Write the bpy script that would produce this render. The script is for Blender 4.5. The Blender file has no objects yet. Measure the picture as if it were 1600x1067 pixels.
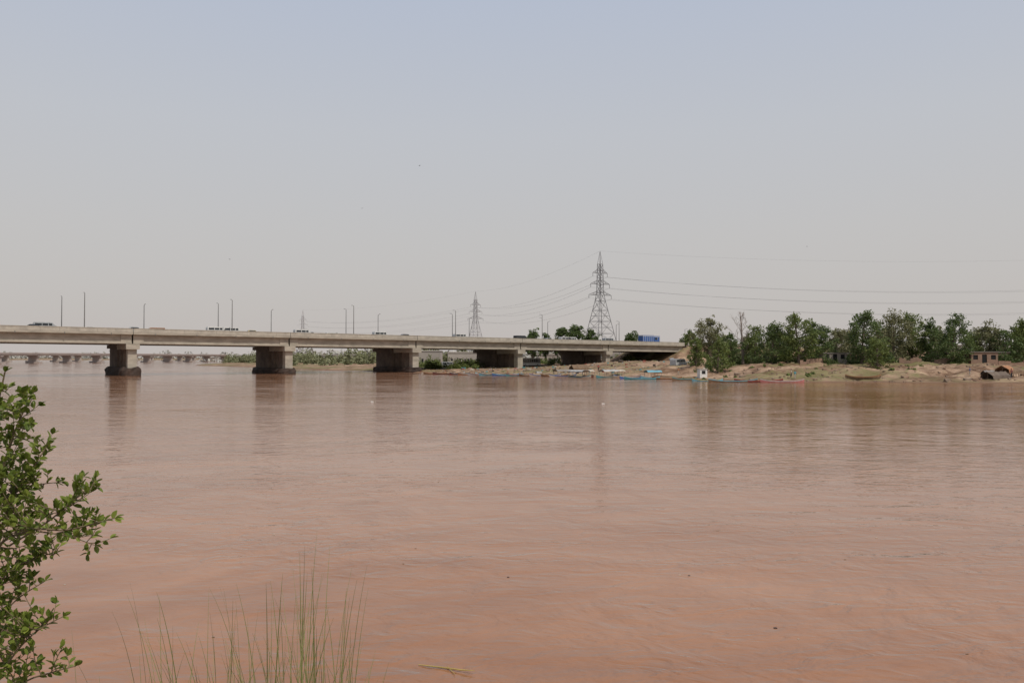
import bpy, math, random
import numpy as np
from mathutils import Vector, Matrix, noise as mnoise
random.seed(7); rng=np.random.default_rng(7)
scene=bpy.context.scene
EYE=4.46; F=1244.4; HY=559.0
def brg(px): return (px-800.0)/F
def at(px,d): return (brg(px)*d,d)
def hz(py,d): return EYE+(HY-py)/F*d

# ------------------------------------------------------------ materials
def new_mat(name):
    m=bpy.data.materials.new(name); m.use_nodes=True
    nt=m.node_tree; b=nt.nodes['Principled BSDF']; return m,nt,b
def mat(name,c1,c2=None,scale=1.0,rough=0.8,bump=0.0,detail=4,stretch=(1,1,1),metal=0.0,spec=0.3,obj=True):
    m,nt,b=new_mat(name)
    if c2 is None: c2=tuple(v*0.8 for v in c1)
    tc=nt.nodes.new('ShaderNodeTexCoord'); mp=nt.nodes.new('ShaderNodeMapping')
    mp.inputs['Scale'].default_value=stretch
    nt.links.new(tc.outputs['Object'],mp.inputs[0])
    n=nt.nodes.new('ShaderNodeTexNoise'); n.inputs['Scale'].default_value=scale; n.inputs['Detail'].default_value=detail
    n.inputs['Roughness'].default_value=0.6
    nt.links.new(mp.outputs[0],n.inputs['Vector'])
    r=nt.nodes.new('ShaderNodeValToRGB'); r.color_ramp.elements[0].position=0.35; r.color_ramp.elements[1].position=0.65
    r.color_ramp.elements[0].color=(*c1,1); r.color_ramp.elements[1].color=(*c2,1)
    nt.links.new(n.outputs[0],r.inputs[0]); nt.links.new(r.outputs[0],b.inputs['Base Color'])
    b.inputs['Roughness'].default_value=rough; b.inputs['Metallic'].default_value=metal
    b.inputs['Specular IOR Level'].default_value=spec
    if bump>0:
        bp=nt.nodes.new('ShaderNodeBump'); bp.inputs['Distance'].default_value=bump
        nt.links.new(n.outputs[0],bp.inputs['Height']); nt.links.new(bp.outputs[0],b.inputs['Normal'])
    return m
def leaf_mat(name,c1,c2,trans=0.25,rough=0.6):
    m,nt,b=new_mat(name)
    g=nt.nodes.new('ShaderNodeNewGeometry')
    r=nt.nodes.new('ShaderNodeValToRGB'); r.color_ramp.elements[0].color=(*c1,1); r.color_ramp.elements[1].color=(*c2,1)
    nt.links.new(g.outputs['Random Per Island'],r.inputs[0])
    nt.links.new(r.outputs[0],b.inputs['Base Color']); b.inputs['Roughness'].default_value=rough
    b.inputs['Specular IOR Level'].default_value=0.3
    t=nt.nodes.new('ShaderNodeBsdfTranslucent'); nt.links.new(r.outputs[0],t.inputs[0])
    mx=nt.nodes.new('ShaderNodeMixShader'); mx.inputs[0].default_value=trans
    nt.links.new(b.outputs[0],mx.inputs[1]); nt.links.new(t.outputs[0],mx.inputs[2])
    nt.links.new(mx.outputs[0],nt.nodes['Material Output'].inputs[0]); return m

M={}
M['conc']=mat('concrete',(0.40,0.355,0.29),(0.27,0.24,0.195),0.35,0.9,0.02,8,(1,1,3))
M['conc_par']=mat('parapet_concrete',(0.43,0.39,0.325),(0.31,0.28,0.235),0.6,0.9,0.02,8,(1,1,1))
M['conc_dk']=mat('concrete_shade_dark',(0.17,0.13,0.10),(0.10,0.075,0.06),0.4,0.95,0.03,8)  # darker concrete, with the shade below the decks put into its colour
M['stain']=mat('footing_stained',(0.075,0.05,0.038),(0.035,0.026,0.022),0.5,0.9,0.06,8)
M['asph']=mat('asphalt',(0.06,0.06,0.06),(0.045,0.045,0.045),2,0.9)
M['white']=mat('white_paint',(0.68,0.67,0.64),(0.52,0.51,0.49),3,0.4)
M['steel']=mat('galvanised_steel',(0.24,0.23,0.235),(0.17,0.165,0.17),2,0.6,metal=0.2)
M['steel_far']=mat('galvanised_steel_hazy',(0.36,0.35,0.36),(0.31,0.30,0.31),2,0.8)  # distance haze painted as paler steel, here and on the next line
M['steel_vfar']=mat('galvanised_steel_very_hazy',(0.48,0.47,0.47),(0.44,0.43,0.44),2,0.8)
M['wire']=mat('wire',(0.26,0.26,0.27),None,2,0.6)
M['pole']=mat('pole_paint',(0.17,0.165,0.16),(0.13,0.125,0.12),2,0.6)
M['bark']=mat('bark',(0.19,0.15,0.115),(0.11,0.085,0.065),3,0.95,0.02,6,(1,1,0.3))
M['bark_pale']=mat('bark_pale',(0.30,0.24,0.2),(0.2,0.165,0.14),3,0.95)
M['leafA']=leaf_mat('leaves_mid_green',(0.085,0.12,0.03),(0.20,0.23,0.07),.35)
M['leafB']=leaf_mat('leaves_dark_green',(0.06,0.095,0.028),(0.14,0.18,0.06),.35)
M['leafC']=leaf_mat('leaves_olive',(0.13,0.13,0.06),(0.24,0.23,0.115),.3)
M['leafH']=leaf_mat('leaves_hazy',(0.15,0.16,0.075),(0.25,0.25,0.14),0.2)  # this leaf colour and the next are paled to stand in for haze
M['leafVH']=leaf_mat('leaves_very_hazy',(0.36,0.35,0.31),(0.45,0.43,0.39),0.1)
M['brick']=mat('brick_wall',(0.30,0.19,0.135),(0.22,0.15,0.11),1.2,0.95,0.02)
M['plaster']=mat('plaster_wall',(0.36,0.31,0.26),(0.26,0.225,0.19),0.8,0.95)
M['roof']=mat('roof_sheet',(0.25,0.22,0.195),(0.17,0.15,0.135),1,0.9)
M['dark']=mat('dark_opening',(0.02,0.02,0.02),None,1,0.9)
M['glass']=mat('window_glass',(0.03,0.035,0.04),(0.02,0.025,0.03),1,0.1,spec=0.5)
M['tyre']=mat('tyre',(0.02,0.02,0.02),None,5,0.9)
M['wood']=mat('boat_wood',(0.20,0.13,0.08),(0.12,0.08,0.05),2,0.85)
for nm,c in dict(red=(0.32,0.075,0.055),blue=(0.06,0.13,0.34),teal=(0.07,0.25,0.28),cyan=(0.16,0.37,0.45),yellow=(0.45,0.33,0.1),
                 orange=(0.36,0.17,0.08),silver=(0.4,0.41,0.42),black=(0.03,0.03,0.035),green=(0.06,0.2,0.1),cream=(0.46,0.40,0.32),
                 pink=(0.42,0.16,0.15),skin=(0.22,0.12,0.08),maroon=(0.17,0.055,0.05),tarp=(0.42,0.41,0.39)).items():
    M[nm]=mat('paint_'+nm,c,tuple(v*0.7 for v in c),2.5,0.6)
M['haze_conc']=mat('hazy_concrete',(0.36,0.31,0.28),(0.30,0.26,0.24),0.1,0.95)  # aerial haze mixed into the base colour, same for the building material below
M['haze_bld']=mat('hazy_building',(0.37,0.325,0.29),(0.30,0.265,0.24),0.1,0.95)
M['rock']=mat('rubble',(0.30,0.22,0.16),(0.18,0.135,0.10),2,0.95,0.03)

# ------------------------------------------------------------ mesh builder
class MB:
    def __init__(s): s.v=[];s.f=[];s.m=[];s.mats=[]
    def mi(s,k):
        if k not in s.mats: s.mats.append(k)
        return s.mats.index(k)
    def add(s,vs,fs,k):
        o=len(s.v); s.v.extend([tuple(p) for p in vs]); i=s.mi(k)
        for f in fs: s.f.append(tuple(o+a for a in f)); s.m.append(i)
    def hexa(s,p8,k):
        s.add(p8,[(3,2,1,0),(4,5,6,7),(0,1,5,4),(1,2,6,5),(2,3,7,6),(3,0,4,7)],k)
    def box(s,a,b,k,T=None):
        x0,y0,z0=a;x1,y1,z1=b
        p=[(x0,y0,z0),(x1,y0,z0),(x1,y1,z0),(x0,y1,z0),(x0,y0,z1),(x1,y0,z1),(x1,y1,z1),(x0,y1,z1)]
        if T: p=[T(*q) for q in p]
        s.hexa(p,k)
    def cyl(s,p,q,r1,r2,k,n=8,caps=True):
        p=Vector(p);q=Vector(q);d=(q-p)
        if d.length<1e-6: return
        d.normalize(); a=d.cross(Vector((0,0,1)) if abs(d.z)<0.95 else Vector((1,0,0))).normalized(); b=d.cross(a)
        vs=[];
        for r,c in ((r1,p),(r2,q)):
            for i in range(n):
                t=2*math.pi*i/n; vs.append(c+a*(r*math.cos(t))+b*(r*math.sin(t)))
        fs=[(i,(i+1)%n,n+(i+1)%n,n+i) for i in range(n)]
        if caps: fs+= [tuple(range(n-1,-1,-1)),tuple(range(n,2*n))]
        s.add(vs,fs,k)
    def tube(s,pts,rs,k,n=6):
        pts=[Vector(p) for p in pts]; vs=[];N=len(pts)
        for j,c in enumerate(pts):
            d=(pts[min(j+1,N-1)]-pts[max(j-1,0)]).normalized()
            a=d.cross(Vector((0.3,1,0.2))).normalized(); b=d.cross(a); r=rs[j] if hasattr(rs,'__len__') else rs
            for i in range(n):
                t=2*math.pi*i/n; vs.append(c+a*(r*math.cos(t))+b*(r*math.sin(t)))
        fs=[]
        for j in range(N-1):
            for i in range(n): fs.append((j*n+i,j*n+(i+1)%n,(j+1)*n+(i+1)%n,(j+1)*n+i))
        fs+=[tuple(range(n-1,-1,-1)),tuple(range((N-1)*n,N*n))]
        s.add(vs,fs,k)
    def leaves(s,centers,size,k,flat=0.0):
        """random small quads"""
        n=len(centers); c=np.asarray(centers)
        a=rng.normal(size=(n,3)); a/=np.linalg.norm(a,axis=1)[:,None]
        b=rng.normal(size=(n,3)); b-=a*(a*b).sum(1)[:,None]; b/=np.linalg.norm(b,axis=1)[:,None]
        sz=size*rng.uniform(0.6,1.3,size=(n,1)); 
        p0=c-a*sz; p1=c+b*sz*0.55; p2=c+a*sz; p3=c-b*sz*0.55
        o=len(s.v); vs=np.stack([p0,p1,p2,p3],1).reshape(-1,3)
        s.v.extend(map(tuple,vs)); i=s.mi(k)
        for j in range(n): s.f.append((o+4*j,o+4*j+1,o+4*j+2,o+4*j+3)); s.m.append(i)
    def build(s,name,loc=(0,0,0),rot=0,smooth=False,bevel=0):
        me=bpy.data.meshes.new(name); me.from_pydata(s.v,[],s.f)
        for k in s.mats: me.materials.append(M[k])
        me.polygons.foreach_set('material_index',s.m)
        if smooth: me.polygons.foreach_set('use_smooth',[True]*len(s.f))
        me.update(); o=bpy.data.objects.new(name,me); scene.collection.objects.link(o)
        o.location=loc; o.rotation_euler=(0,0,rot)
        if bevel: 
            bv=o.modifiers.new('bevel','BEVEL'); bv.width=bevel; bv.segments=2; bv.limit_method='ANGLE'
        return o

# ------------------------------------------------------------ terrain
shore=np.array([(900,70),(400,95),(200,116),(120,129),(87,135),(78,139),(68,142),(53,146),(38,157),(29,178),(15,190),(-18,222),
 (-42,262),(-70,292),(-119,370),(-186,462),(-235,640),(-262,900),(-330,1300),(-700,1800),(-2500,2400)],float)
def fbm(x,y,s,o=4):
    return mnoise.fractal(Vector((x*s,y*s,3.7)),0.9,2.1,o)
def dist_poly(X,Y):
    P=np.stack([X,Y],-1); best=np.full(X.shape,1e9); sgn=np.zeros(X.shape)
    for a,b in zip(shore[:-1],shore[1:]):
        ab=b-a; t=np.clip(((P-a)@ab)/(ab@ab),0,1); q=a+t[...,None]*ab; d=np.linalg.norm(P-q,axis=-1)
        cr=ab[0]*(P[...,1]-a[1])-ab[1]*(P[...,0]-a[0])
        m=d<best; best=np.where(m,d,best); sgn=np.where(m,np.where(cr<0,1.0,-1.0),sgn)
    return best*sgn
def heights(X,Y):
    X=np.asarray(X,float);Y=np.asarray(Y,float)
    d=dist_poly(X,Y)
    nz=np.vectorize(lambda x,y: fbm(x,y,0.07,4))(X,Y)
    nz2=np.vectorize(lambda x,y: fbm(x,y,0.35,3))(X,Y)
    dd=d+nz*3.0*(np.abs(d)<200)
    steep=np.interp(dd,[-60,-6,0,3,8,12,17,26,45,120,400],[-4,-0.9,0,0.3,0.6,0.9,2.1,2.6,3.0,3.2,3.4])
    flat=np.interp(dd,[-60,-6,0,3,20,45,80,140,300,800],[-4,-0.9,0,0.3,0.8,1.2,1.9,2.6,3.2,3.4])
    w=np.clip((X-20)/22,0,1)
    far=steep*w+flat*(1-w)
    amp=np.clip(dd/8,0,1)*np.clip(1-(dd-60)/60,0.25,1)
    far=far+amp*(nz*0.6+nz2*0.55)*(0.5+0.5*w)
    # near bank
    yn=Y+nz2*0.5
    near=np.interp(yn,[-4000,-60,-5,3,8,14,40],[4,3.2,2.85,2.6,0,-1.5,-4])+nz2*0.06*(Y<8)
    h=np.where(Y<60,near,far)
    # far side, left bank of river
    lb=np.interp(X,[-1400,-1050,-1000],[3,1.5,-4]); h=np.where((Y>40)&(X<-1000),np.maximum(h,lb),h)
    h=np.where(Y>1500,np.maximum(h,np.interp(Y,[1500,1600,3000],[-3,1.5,3.0])),h)
    return h
def gh(x,y): return float(heights(np.array([x]),np.array([y]))[0])
def axis(segs):
    out=[]
    for a,b,st in segs: out+=list(np.arange(a,b,st))
    return np.array(out+[segs[-1][1]])
xs=axis([(-9000,-2000,700),(-2000,-700,100),(-700,-220,20),(-220,-60,4),(-60,170,.9),(170,400,8),(400,1500,60),(1500,9000,700)])
ys=axis([(-3000,-100,400),(-100,-10,15),(-10,12,0.6),(12,110,7),(110,215,.9),(215,360,2.2),(360,700,12),(700,2000,60),(2000,12000,700)])
GX,GY=np.meshgrid(xs,ys); GZ=heights(GX,GY)
nx,ny=len(xs),len(ys)
me=bpy.data.meshes.new('ground'); vs=np.stack([GX,GY,GZ],-1).reshape(-1,3)
idx=np.arange(nx*ny).reshape(ny,nx)
fs=np.stack([idx[:-1,:-1],idx[:-1,1:],idx[1:,1:],idx[1:,:-1]],-1).reshape(-1,4)
me.from_pydata(vs.tolist(),[],fs.tolist()); me.polygons.foreach_set('use_smooth',[True]*len(fs))
ground=bpy.data.objects.new('ground',me); scene.collection.objects.link(ground)
def ground_mat():
    m,nt,b=new_mat('river_bank_soil'); N=nt.nodes.new; L=nt.links.new
    tc=N('ShaderNodeTexCoord')
    def noise(sc,det=6):
        n=N('ShaderNodeTexNoise'); n.inputs['Scale'].default_value=sc; n.inputs['Detail'].default_value=det; n.inputs['Roughness'].default_value=0.65
        L(tc.outputs['Object'],n.inputs['Vector']); return n
    n1=noise(0.16); n2=noise(0.6,8); n3=noise(0.035,5)
    r1=N('ShaderNodeValToRGB'); r1.color_ramp.elements[0].position=0.40; r1.color_ramp.elements[1].position=0.60
    r1.color_ramp.elements[0].color=(0.20,0.125,0.08,1); r1.color_ramp.elements[1].color=(0.44,0.305,0.21,1)
    L(n1.outputs[0],r1.inputs[0])
    r2=N('ShaderNodeValToRGB'); r2.color_ramp.elements[0].position=0.4; r2.color_ramp.elements[1].position=0.6
    r2.color_ramp.elements[0].color=(0.45,0.41,0.37,1); r2.color_ramp.elements[1].color=(1,1,1,1); L(n2.outputs[0],r2.inputs[0])
    mu=N('ShaderNodeMix'); mu.data_type='RGBA'; mu.blend_type='MULTIPLY'; mu.inputs[0].default_value=0.75
    L(r1.outputs[0],mu.inputs[6]); L(r2.outputs[0],mu.inputs[7])
    # green scrub patches
    r3=N('ShaderNodeValToRGB'); r3.color_ramp.elements[0].position=0.50; r3.color_ramp.elements[1].position=0.57
    r3.color_ramp.elements[0].color=(0,0,0,1); r3.color_ramp.elements[1].color=(0.7,0.7,0.7,1); 
    ad=N('ShaderNodeMath'); ad.operation='MULTIPLY_ADD'; L(n2.outputs[0],ad.inputs[0]); ad.inputs[1].default_value=0.35
    sb=N('ShaderNodeMath'); sb.operation='MULTIPLY'; L(n3.outputs[0],sb.inputs[0]); sb.inputs[1].default_value=0.68
    L(sb.outputs[0],ad.inputs[2]); L(ad.outputs[0],r3.inputs[0])
    mg=N('ShaderNodeMix'); mg.data_type='RGBA'; L(r3.outputs[0],mg.inputs[0]); L(mu.outputs[2],mg.inputs[6]); mg.inputs[7].default_value=(0.14,0.14,0.055,1)
    # wet strip at water level
    sx=N('ShaderNodeSeparateXYZ'); L(tc.outputs['Object'],sx.inputs[0])
    mr=N('ShaderNodeMapRange'); mr.inputs[1].default_value=0.03; mr.inputs[2].default_value=0.3; L(sx.outputs[2],mr.inputs[0])
    mw=N('ShaderNodeMix'); mw.data_type='RGBA'; L(mr.outputs[0],mw.inputs[0]); mw.inputs[6].default_value=(0.17,0.10,0.066,1); L(mg.outputs[2],mw.inputs[7])
    L(mw.outputs[2],b.inputs['Base Color']); b.inputs['Roughness'].default_value=0.95; b.inputs['Specular IOR Level'].default_value=0.1
    bp=N('ShaderNodeBump'); bp.inputs['Distance'].default_value=0.35; L(n2.outputs[0],bp.inputs['Height']); L(bp.outputs[0],b.inputs['Normal'])
    return m
me.materials.append(ground_mat())

# ------------------------------------------------------------ water
def water_mat():
    m,nt,b=new_mat('muddy_river_water'); N=nt.nodes.new; L=nt.links.new
    nt.nodes.remove(b)
    tc=N('ShaderNodeTexCoord')
    def noise(sc,st,det=4,rough=0.55,dist=0.0,rot=0.12):
        mp=N('ShaderNodeMapping'); mp.inputs['Scale'].default_value=st; mp.inputs['Rotation'].default_value=(0,0,rot); L(tc.outputs['Object'],mp.inputs[0])
        n=N('ShaderNodeTexNoise'); n.inputs['Scale'].default_value=sc; n.inputs['Detail'].default_value=det; n.inputs['Roughness'].default_value=rough
        n.inputs['Distortion'].default_value=dist; L(mp.outputs[0],n.inputs['Vector']); return n
    c=noise(0.13,(0.6,1,1),9,0.66,2.4)
    r=N('ShaderNodeValToRGB'); r.color_ramp.elements[0].position=0.3; r.color_ramp.elements[1].position=0.7
    r.color_ramp.elements[0].color=(0.235,0.106,0.052,1); r.color_ramp.elements[1].color=(0.345,0.172,0.092,1)
    L(c.outputs[0],r.inputs[0])
    patch=noise(0.06,(0.45,1,1),6,0.65,2.0,0.2)
    rr=N('ShaderNodeMapRange'); rr.inputs[1].default_value=0.4; rr.inputs[2].default_value=0.62; rr.inputs[3].default_value=0.03; rr.inputs[4].default_value=0.14
    L(patch.outputs[0],rr.inputs[0])
    a1=noise(0.3,(0.8,1,1),4,0.5,2.2); a2=noise(1.7,(0.6,1,1),3,0.5,1.4,0.3); a3=noise(6.0,(0.6,1,1),2,0.5,0.8,-0.2)
    pr=N('ShaderNodeMapRange'); pr.inputs[1].default_value=0.38; pr.inputs[2].default_value=0.62; pr.inputs[3].default_value=0.4; pr.inputs[4].default_value=1.6; L(patch.outputs[0],pr.inputs[0])
    def mul(s,k):
        q=N('ShaderNodeMath'); q.operation='MULTIPLY'; L(s.outputs[0],q.inputs[0])
        if isinstance(k,float): q.inputs[1].default_value=k
        else: L(k.outputs[0],q.inputs[1])
        return q
    def add(s,t):
        q=N('ShaderNodeMath'); q.operation='ADD'; L(s.outputs[0],q.inputs[0]); L(t.outputs[0],q.inputs[1]); return q
    fine=mul(add(mul(a2,0.024),mul(a3,0.0045)),pr)
    tot=add(mul(a1,0.04),fine)
    def bump(dist):
        bp=N('ShaderNodeBump'); bp.inputs['Distance'].default_value=dist; bp.inputs['Strength'].default_value=1.0
        L(tot.outputs[0],bp.inputs['Height']); return bp
    bs,bd=bump(0.8),bump(5.0)
    df=N('ShaderNodeBsdfDiffuse'); L(r.outputs[0],df.inputs['Color']); L(bd.outputs[0],df.inputs['Normal'])
    gl=N('ShaderNodeBsdfGlossy'); gl.inputs['Color'].default_value=(.95,.93,.91,1); L(rr.outputs[0],gl.inputs['Roughness']); L(bs.outputs[0],gl.inputs['Normal'])
    fr=N('ShaderNodeFresnel'); fr.inputs['IOR'].default_value=1.33; L(bump(1.6).outputs[0],fr.inputs['Normal'])
    mx=N('ShaderNodeMixShader'); L(fr.outputs[0],mx.inputs[0]); L(df.outputs[0],mx.inputs[1]); L(gl.outputs[0],mx.inputs[2])
    L(mx.outputs[0],nt.nodes['Material Output'].inputs[0])
    return m
me=bpy.data.meshes.new('river_water')
me.from_pydata([(-9000,-3000,0),(9000,-3000,0),(9000,12000,0),(-9000,12000,0)],[],[(0,1,2,3)])
me.materials.append(water_mat()); wo=bpy.data.objects.new('river_water',me); scene.collection.objects.link(wo)

# ------------------------------------------------------------ main bridge
OX,OY=-94.4,198.0; ux,uy=0.8096,0.5870
GR=-0.0062
def T(s,w,z): return (OX+s*ux-w*uy, OY+s*uy+w*ux, z+GR*s if z>5 else z)
ANG=math.atan2(uy,ux)
B=MB(); SP=40.0
S0,S1=-320,200
k0,k1=-8,5
for k in range(k0,k1):
    a=k*SP+0.06; b=(k+1)*SP-0.06
    for (w0,w1) in ((-1.2,12.6),(13.4,27.6)):
        B.box((a,w0,10.25),(b,w1,10.72),'conc',T)
        B.box((a,w0+0.45,10.72),(b,w1-0.45,10.78),'asph',T)
        # parapets in 4m panels
        for wp in ((w0,w0+0.3),(w1-0.3,w1)):
            q=a
            while q<b-0.1:
                e=min(q+4.0,b); B.box((q,wp[0]-0.02,10.726),(e-0.03,wp[1],11.62),'conc_par',T)
                q=e
            B.box((a,wp[0]-0.08,11.623),(b,wp[1]+0.06,11.76),'conc_par',T)
        n=5
        for g in range(n):
            wc=w0+1.3+g*(w1-w0-2.6)/(n-1)
            B.box((a+0.1,wc-0.5,9.95),(b-0.1,wc+0.5,10.247),'conc',T)
            B.box((a+0.1,wc-0.15,8.35),(b-0.1,wc+0.15,9.947),'conc',T)
            B.box((a+0.1,wc-0.38,7.95),(b-0.1,wc+0.38,8.347),'conc',T)
            # thickened girder ends
            for e0 in (a+0.12,b-2.6): B.box((e0,wc-0.36,8.352),(e0+2.4,wc+0.36,9.944),'conc',T)
        for fr in (0.02,0.34,0.66,0.975):
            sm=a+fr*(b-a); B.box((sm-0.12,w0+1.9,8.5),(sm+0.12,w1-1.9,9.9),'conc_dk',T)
    # drain spouts
    for q in np.arange(a+5,b,10): B.cyl(T(q,-1.26,10.5),T(q,-1.3,10.05),0.08,0.08,'pole',6)
for k in range(k0,k1+1):
    s=k*SP; zb=-3
    land=k>=3
    # near columns, trestle cap
    B.box((s-1.55,-0.9,6.55),(s+1.55,11.6,7.9),'conc',T)
    for wc in (1.0,6.0,10.2):
        hw=1.05
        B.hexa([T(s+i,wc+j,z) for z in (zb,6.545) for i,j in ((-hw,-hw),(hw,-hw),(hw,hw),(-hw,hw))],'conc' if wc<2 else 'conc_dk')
    # wall pier of older deck
    n=10; prof=[]
    for i in range(n+1):
        t=-math.pi/2+math.pi*i/n; prof.append((s+1.1*math.sin(t),13.8-1.1*math.cos(t)))
    for i in range(n+1):
        t=math.pi/2-math.pi*i/n; prof.append((s+1.1*math.sin(t),24.6+1.1*math.cos(t)))
    m=len(prof); vsx=[T(p[0],p[1],zb) for p in prof]+[T(p[0],p[1],6.95) for p in prof]
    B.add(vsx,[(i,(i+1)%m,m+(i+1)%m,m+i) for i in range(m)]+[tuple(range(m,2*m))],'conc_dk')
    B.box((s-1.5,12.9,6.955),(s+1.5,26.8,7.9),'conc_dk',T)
    # bearings
    for w0,w1 in ((-1.2,12.6),(13.4,27.6)):
        for gI in range(5):
            wc=w0+1.3+gI*(w1-w0-2.6)/4
            for ds in (-0.7,0.7): 
                if abs(wc)<26.5: B.box((s+ds-0.25,wc-0.25,7.9),(s+ds+0.25,wc+0.25,7.95),'dark',T)
    # footing / pile cap, water stained and chipped
    if not land:
        n=28; ring=[]
        lo=-1.5; hi=26.5
        for i in range(n):
            t=2*math.pi*i/n
            sx=math.copysign(min(1,abs(math.cos(t))*1.5),math.cos(t))*2.3; wy=(lo+hi)/2+math.copysign(min(1,abs(math.sin(t))**0.5),math.sin(t))*(hi-lo)/2
            ring.append((s+sx,wy))
        top=2.0 if k<=0 else 1.5
        vv=[]
        for lv,(z,sc) in enumerate(((-3,1.0),(0.4,1.0),(top-0.7,1.03),(top,0.92))):
            for (a_,b_) in ring:
                j=random.uniform(-0.18,0.18) if lv>0 else 0
                vv.append(T(s+(a_-s)*sc+j,(b_-12.5)*(1 if lv<3 else 0.985)+12.5+j,z+random.uniform(-0.3,0.3)*(lv==3)))
        ff=[]
        for lv in range(3):
            for i in range(n): ff.append((lv*n+i,lv*n+(i+1)%n,(lv+1)*n+(i+1)%n,(lv+1)*n+i))
        ff.append(tuple(range(3*n,4*n)))
        B.add(vv,ff,'stain')
# abutment
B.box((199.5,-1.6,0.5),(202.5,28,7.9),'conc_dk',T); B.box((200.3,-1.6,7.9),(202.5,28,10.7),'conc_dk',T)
bridge=B.build('road_bridge')
# approach embankment + road
E=MB()
def TE(s,w,z): return (OX+s*ux-w*uy, OY+s*uy+w*ux, z)
secs=[]
ss=[188,196,202,230,280,350,450,600,800,1100]
for s in ss:
    top=10.7+GR*s if s<300 else 10.7+GR*300-(s-300)*0.004
    if s==188: top=2.2
    if s==196: top=6.2
    if s>=202: row=[(-16,1.2),(-9,top*0.55),(-2,top-0.1),(28.5,top-0.1),(38,top*0.5),(46,1.2)]
    else: row=[(-16,0.8),(-9,top*0.5),(-2,top),(28.5,top),(38,top*0.5),(46,0.8)]
    secs.append([TE(s,w,z+ (random.uniform(-.2,.2) if abs(w-13)>16 else 0)) for w,z in row])
vs_=[p for r in secs for p in r]; ff=[]
for i in range(len(secs)-1):
    for j in range(5): ff.append((i*6+j,(i+1)*6+j,(i+1)*6+j+1,i*6+j+1))
M['emb']=ground.data.materials[0]
E.add(vs_,[f[::-1] for f in ff],'emb'); E.add([*secs[0]],[tuple(range(6))],'emb')
emb=E.build('road_embankment')
R=MB()
for i in range(2,len(ss)-1):
    def tz(s): return (10.7+GR*s if s<300 else 10.7+GR*300-(s-300)*0.004)
    a,b=ss[i],ss[i+1]
    R.add([TE(a,0,tz(a)),TE(b,0,tz(b)),TE(b,26.5,tz(b)),TE(a,26.5,tz(a))],[(0,1,2,3)],'asph')
    R.hexa([TE(a,-1.2,tz(a)-.3),TE(b,-1.2,tz(b)-.3),TE(b,-0.9,tz(b)-.3),TE(a,-0.9,tz(a)-.3),TE(a,-1.2,tz(a)+.9),TE(b,-1.2,tz(b)+.9),TE(b,-0.9,tz(b)+.9),TE(a,-0.9,tz(a)+.9)],'conc_par')
R.build('road')

def street_lamp(s,w,h=9.0,side=1):
    b=MB(); z0=0
    b.cyl((0,0,0),(0,0,0.4),0.22,0.2,'pole',8); b.cyl((0,0,0.4),(0,0,h),0.13,0.08,'pole',8)
    b.tube([(0,0,h-0.15),(0,0.4*side,h+0.1),(0,1.1*side,h+0.22)],[0.05,0.05,0.04],'pole',5)
    b.hexa([(-.12,1.0*side,h+.15),(.12,1.0*side,h+.15),(.1,1.7*side,h+.22),(-.1,1.7*side,h+.22),(-.12,1.0*side,h+.28),(.12,1.0*side,h+.28),(.06,1.7*side,h+.28),(-.06,1.7*side,h+.28)],'steel')
    x,y,z=T(s,w,10.75)
    return b.build('street_lamp',(x,y,z),ANG)
for i in range(-7,5): street_lamp((-.268+.873*i)*40,-0.6,9.2,1)
for i in range(-6,6): street_lamp((-.35+.96*i)*40 if i<6 else 0,12.95,9.0,1)
for i in range(-6,6): street_lamp((.2+.91*i)*40,27.3,8.6,-1)
for s in (215,250,290,335,380,430,500): 
    o=street_lamp(s,-1.3,8.5,1); o.location.z=9.2-(s-215)*0.003
for s in (232,275,320,370): 
    o=street_lamp(s,27.3,8.0,-1); o.location.z=9.2-(s-215)*0.003

# ------------------------------------------------------------ far bridge
def far_bridge(p0,p1,sp,top,dep,name,mt,pw):
    b=MB(); p0=Vector(p0);p1=Vector(p1); L=(p1-p0).length; d=(p1-p0)/L; n=Vector((-d.y,d.x))
    def TT(s,w,z): q=p0+d*s+n*w; return (q.x,q.y,z)
    N_=int(L/sp)
    for i in range(N_):
        a,c=i*sp,(i+1)*sp
        b.box((a+.1,-5,top-1.7),(c-.1,5,top-0.9),mt,TT); b.box((a+.1,-5.2,top-0.895),(c-.1,-4.9,top),mt,TT); b.box((a+.1,4.9,top-0.895),(c-.1,5.2,top),mt,TT)
        for w in (-3.8,0,3.8): b.box((a+.2,w-.4,top-dep),(c-.2,w+.4,top-1.705),mt,TT)
    for i in range(N_+1):
        a=i*sp; b.box((a-pw*.7,-5,top-dep-.9),(a+pw*.7,5,top-dep-.01),mt,TT)
        m=12; rr=[(a+pw/2*math.copysign(abs(math.cos(2*math.pi*j/m))**.6,math.cos(2*math.pi*j/m)),4.2*math.copysign(abs(math.sin(2*math.pi*j/m))**.6,math.sin(2*math.pi*j/m))) for j in range(m)]
        vv=[TT(x,w,-3) for x,w in rr]+[TT(x,w,top-dep-.9) for x,w in rr]
        b.add(vv,[(j,(j+1)%m,m+(j+1)%m,m+j) for j in range(m)],mt)
        b.box((a-pw*1.1,-6,-3),(a+pw*1.1,6,1.3),mt,TT)
    return b.build(name)
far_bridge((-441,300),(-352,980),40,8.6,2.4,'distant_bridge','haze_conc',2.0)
far_bridge((-560,560),(-470,1500),40,9.5,2.4,'railway_bridge','haze_bld',2.2)

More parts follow.
